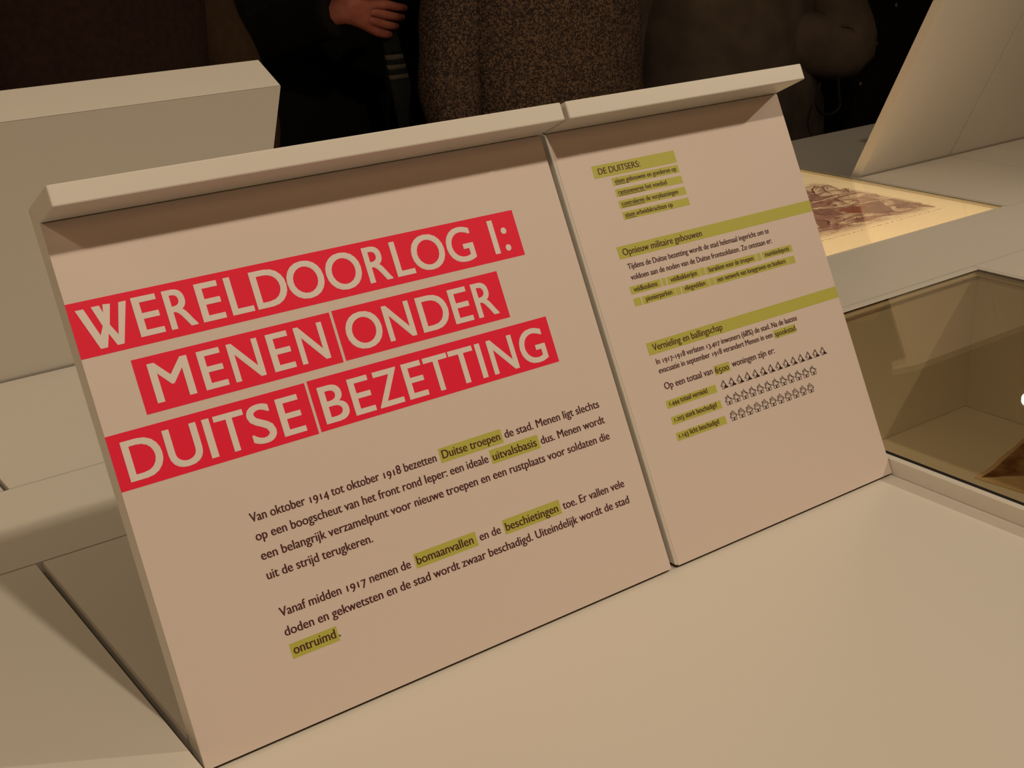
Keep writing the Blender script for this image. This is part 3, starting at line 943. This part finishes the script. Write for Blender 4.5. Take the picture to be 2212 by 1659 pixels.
    for v in bmh.verts:
        d = v.co - hc
        if d.length > 0.17 or d.z < -0.13: continue
        a_ = d.dot(rdir); b_ = d.z; f_ = d.dot(fdir)
        if f_ > 0.02:
            ns = math.exp(-(a_ / 0.013) ** 2) * math.exp(-((b_ + 0.022) / 0.024) ** 2) * 0.024
            br = math.exp(-((b_ - 0.018) / 0.008) ** 2) * math.exp(-(a_ / 0.045) ** 2) * 0.005
            ey = -sum(math.exp(-((a_ - s * 0.031) / 0.013) ** 2) for s in (-1, 1)) * math.exp(-((b_ - 0.001) / 0.009) ** 2) * 0.009
            lp = math.exp(-(a_ / 0.022) ** 2) * (math.exp(-((b_ + 0.062) / 0.005) ** 2) + math.exp(-((b_ + 0.073) / 0.005) ** 2)) * 0.005
            ch = math.exp(-(a_ / 0.025) ** 2) * math.exp(-((b_ + 0.098) / 0.014) ** 2) * 0.008
            v.co += fdir * (ns + br + ey + lp + ch)
        er = math.exp(-(f_ / 0.012) ** 2) * math.exp(-((b_ + 0.01) / 0.026) ** 2) * 0.016
        if abs(a_) > 0.05: v.co += rdir * math.copysign(er, a_)
    bmh.to_mesh(me2); bmh.free()
    for p in me2.polygons: p.use_smooth = True
    me2.name = 'body'
    me2.materials.clear(); me2.materials.append(SKIN)
    bo = bpy.data.objects.new('body', me2); C.objects.link(bo); bo.parent = r
    # eyes: set into the sockets of the finished face
    ctr = hc + Vector((x, y, FLZ))
    for s_ in (-1, 1):
        fr = max([(v.co - hc).dot(fdir) for v in me2.vertices if abs((v.co - hc).dot(rdir) - s_ * 0.030) < 0.012 and abs((v.co - hc).z - 0.001) < 0.012 and (v.co - hc).dot(fdir) > 0] or [0.08])
        for nm, rr, dd, mm in (('eye', 0.0105, -0.0075, EYE), ('iris', 0.0052, 0.0005, SHOE)):
            bm = bmesh.new()
            bmesh.ops.create_uvsphere(bm, u_segments=12, v_segments=8, radius=rr * k)
            if nm == 'iris':
                for v in bm.verts: v.co.y *= 0.45
            bmesh.ops.translate(bm, verts=bm.verts, vec=ctr + rdir * (s_ * 0.030) + fdir * (fr + dd) + Vector((0, 0, 0.001)))
            obj(nm, bm, mm, r, True)
    # hair cap
    ux, uy, uz = rdir, fdir * -1, Vector((0, 0, 1))
    hcw = L(0, 0.018, 1.665)
    bm = bmesh.new()
    bmesh.ops.create_uvsphere(bm, u_segments=28, v_segments=18, radius=1.0)
    for v in bm.verts:
        c_ = v.co.copy()
        rr = 1 + 0.05 * noise.noise(c_ * 6 + Vector((seed, 0, 0)))
        zz = c_.z
        if zz < -0.2: zz = -0.2 + (zz + 0.2) * (1.1 if c_.y > 0 else 0.3)
        yy = c_.y
        if c_.y < 0 and c_.z < 0.45: yy = c_.y * 0.25
        v.co = hcw + ux * c_.x * 0.088 * k * rr + uy * yy * 0.105 * k * rr + uz * zz * 0.098 * k * rr
    obj('hair', bm, HAIRM[hair], r, True)
    # coat body
    Z = Vector((0, 0, 1))
    def ring_at(z, a, b, dy=0.0):
        return (L(0, dy, z), rdir, fdir * -1, a * k, b * k)
    zb = 1.40 - coat_len
    spec = [(zb, 1.10, 1.12), (zb + coat_len * 0.12, 1.08, 1.10), (zb + coat_len * 0.3, 1.03, 1.06 + belly), (zb + coat_len * 0.45, 0.99, 1.02 + belly),
            (zb + coat_len * 0.6, 0.97, 1.0 + belly * 0.7), (zb + coat_len * 0.75, 0.98, 1.0), (zb + coat_len * 0.88, 1.0, 0.98), (1.385, 0.99, 0.92), (1.43, 0.90, 0.80), (1.465, 0.70, 0.66), (1.49, 0.48, 0.55), (1.525, 0.33, 0.48)]
    fine = []
    for i in range(len(spec) - 1):
        for s in range(4):
            t = s / 4
            fine.append(tuple(spec[i][j] * (1 - t) + spec[i + 1][j] * t for j in range(3)))
    fine.append(spec[-1])
    loft('coat', [ring_at(z, half * a, depth * b) for z, a, b in fine], coat_mat, r, folds, seed * 3.7, 150, (False, False), front)
    # sleeves
    for sh, el, wr, smat in ((rsh, rel, rwr, coat_mat), (lsh, lel, lwr, lsleeve or coat_mat)):
        cuff = el.lerp(wr, 0.93)
        sh_in = sh + (L(0, 0, 1.40) - sh) * 0.22
        pts = bez([sh_in, sh.lerp(el, 0.10), sh.lerp(el, 0.5), el, el.lerp(wr, 0.5), cuff], 7)
        n_ = len(pts)
        rads = [(sleeve_r + (sleeve_r * 0.62 - sleeve_r) * (i / (n_ - 1))) * k * (1 + 0.035 * math.sin(i * 1.1 + seed)) * (0.62 + 0.38 * min(1.0, i / 6)) for i in range(n_)]
        loft('sleeve', tube_rings(pts, rads, 0.95), smat, r, folds * 1.3, seed + 9.1, 30, (True, True))
    # collar
    loft('collar', [(L(0, 0.0, 1.475 + 0.012 * i), rdir, fdir * -1, (0.10 - 0.006 * i) * k, (0.085 - 0.003 * i) * k) for i in range(5)], coat_mat, r, 0.03, seed, 30)
    # trousers and shoes
    for sx in (-1, 1):
        pts = bez([L(sx * 0.085, 0, 0.98), L(sx * 0.095, -0.01, 0.70), L(sx * 0.10, -0.015, 0.49), L(sx * 0.10, 0.01, 0.28), L(sx * 0.10, 0.015, 0.07)], 5)
        n_ = len(pts)
        loft('trouser_leg', tube_rings(pts, [(0.115 - 0.035 * (i / (n_ - 1)) ** 0.6) * k for i in range(n_)]), trouser_mat, r, 0.05, seed + sx, 26, (True, False))
        bm = bmesh.new()
        bmesh.ops.create_uvsphere(bm, u_segments=16, v_segments=10, radius=1.0)
        for v in bm.verts:
            c_ = v.co
            zz = max(c_.z, -0.35)
            v.co = L(sx * 0.108 + c_.x * 0.048, -0.06 + c_.y * 0.145, 0.0275 + zz * (0.075 if c_.y > 0.2 else 0.055))
        mn = min(v.co.z for v in bm.verts)
        bmesh.ops.translate(bm, verts=bm.verts, vec=(0, 0, FLZ - mn))
        obj('shoe', bm, SHOE, r, True)
    return r, L

EYE = mat('eye_white', (0.6, 0.55, 0.5), 0.2, 0.5)
BROWN = cloth('dark_brown_wool', (0.018, 0.0085, 0.0065), (0.028, 0.013, 0.009), 90)
BLACKC = cloth('black_wool', (0.0045, 0.004, 0.004), (0.008, 0.007, 0.006), 90)
TWEED = cloth('flecked_knit', (0.030, 0.022, 0.021), (0.15, 0.098, 0.070), 320, 0.003, True)
OLIVEC = cloth('olive_grey_padded_cloth', (0.070, 0.054, 0.042), (0.105, 0.080, 0.062), 14)
TROU = cloth('charcoal_trousers', (0.012, 0.011, 0.011), (0.02, 0.018, 0.018), 60)
LIT_SLEEVE = cloth('lit_brown_sleeve', (0.040, 0.022, 0.012), (0.05, 0.029, 0.016), 50)  # lighter brown paints the light falling on one sleeve of the brown coat

pA, LA = make_person('person', 0.47, 1.56, 'person in dark brown coat standing behind the table at far left', BROWN, TROU, half=0.25, depth=0.17, seed=1, folds=0.05, coat_len=0.75,
    rarm=((0.17, 1.60, 0.22), (0.20, 1.50, -0.03)), larm=((0.795, 1.58, 0.20), (0.775, 1.52, -0.05)), lsleeve=LIT_SLEEVE)
pB, LB = make_person('person', 1.13, 2.06, 'person in black coat with one hand held in front, between brown coat and flecked jacket', BLACKC, TROU, hair='grey', half=0.24, depth=0.15, seed=2, folds=0.04, coat_len=0.80,
    rarm=((0.93, 1.93, 0.26), (1.068, 1.650, 0.345)), larm=((1.38, 2.10, 0.22), (1.39, 2.04, -0.03)))
pC, LC = make_person('person', 1.50, 1.58, 'person in grey brown flecked knit jacket standing behind the middle of the table', TWEED, TROU, half=0.24, depth=0.185, front=(-0.45, 0.25, 0.07), seed=3, folds=0.035, coat_len=0.72,
    rarm=((1.225, 1.52, 0.19), (1.225, 1.47, -0.04)), larm=((1.715, 1.62, 0.20), (1.705, 1.56, -0.05)), sleeve_r=0.078)
pD, LD = make_person('person', 2.17, 1.68, 'person in padded olive grey jacket with elbow bent out, behind the right text panel', OLIVEC, TROU, half=0.28, depth=0.17, seed=4, folds=0.07, coat_len=0.62, belly=0.1,
    rarm=((1.93, 1.74, 0.16), (1.95, 1.68, -0.06)), larm=((2.41, 1.50, 0.15), (2.12, 1.60, 0.20)), sleeve_r=0.105)
pE, LE = make_person('person', 2.95, 1.85, 'person in black coat with metal snaps, beside the olive grey jacket', BLACKC, TROU, half=0.27, depth=0.16, seed=5, folds=0.04, coat_len=0.85,
    rarm=((2.66, 1.93, 0.20), (2.84, 1.86, -0.02)))

# coat details
def band_scarf():
    r = root('striped_scarf', (1.15, 1.68, 0.0), 'dark scarf end with pale stripes hanging below the hand', 'scarf')
    SC = cloth('scarf_dark', (0.012, 0.014, 0.012), (0.02, 0.02, 0.018), 70)
    SL = cloth('scarf_pale', (0.10, 0.085, 0.06), (0.13, 0.11, 0.08), 70)
    zs = [(0.305, 0.243, SC), (0.243, 0.233, SL), (0.233, 0.222, SC), (0.222, 0.213, SL), (0.213, 0.201, SC), (0.201, 0.192, SL), (0.192, -0.06, SC)]
    for z1, z0, m in zs:
        pts = [Vector((1.178 + (0.30 - z) * 0.18, 1.672, z)) for z in [z1 + (z0 - z1) * s / 4 for s in range(5)]]
        loft('stripe' if m is SL else 'scarf_cloth', [(p, Vector((1, 0, 0)), Vector((0, 1, 0)), 0.018 + (0.335 - p.z) * 0.04, 0.010) for p in pts], m, r, 0.05, 3, 20, (True, True))
band_scarf()

SNAP = mat('snap_metal', (0.25, 0.18, 0.12), 0.4, 0.5, 0.6)
for (sx, sz) in ((2.834, 0.205), (2.757, 0.108), (2.700, 0.003)):
    bm = bmesh.new()
    bmesh.ops.create_uvsphere(bm, u_segments=14, v_segments=8, radius=0.0065)
    for v in bm.verts: v.co.y *= 0.5
    bmesh.ops.translate(bm, verts=bm.verts, vec=(sx, 1.672, sz))
    obj('snap_button', bm, SNAP, pE, True)

# drawstring loop at the hem of the olive jacket
def cord(name, pts, rr, m, parent):
    pts = bez([Vector(p) for p in pts], 6)
    return loft(name, tube_rings(pts, [rr] * len(pts)), m, parent, 0.0, 0, 10, (True, True))
cord('drawstring', [(2.235, 1.415, 0.085), (2.215, 1.41, 0.045), (2.235, 1.41, 0.012), (2.275, 1.41, 0.004), (2.305, 1.41, 0.020), (2.300, 1.41, 0.05), (2.298, 1.415, 0.10)], 0.0032, TROU, pD)
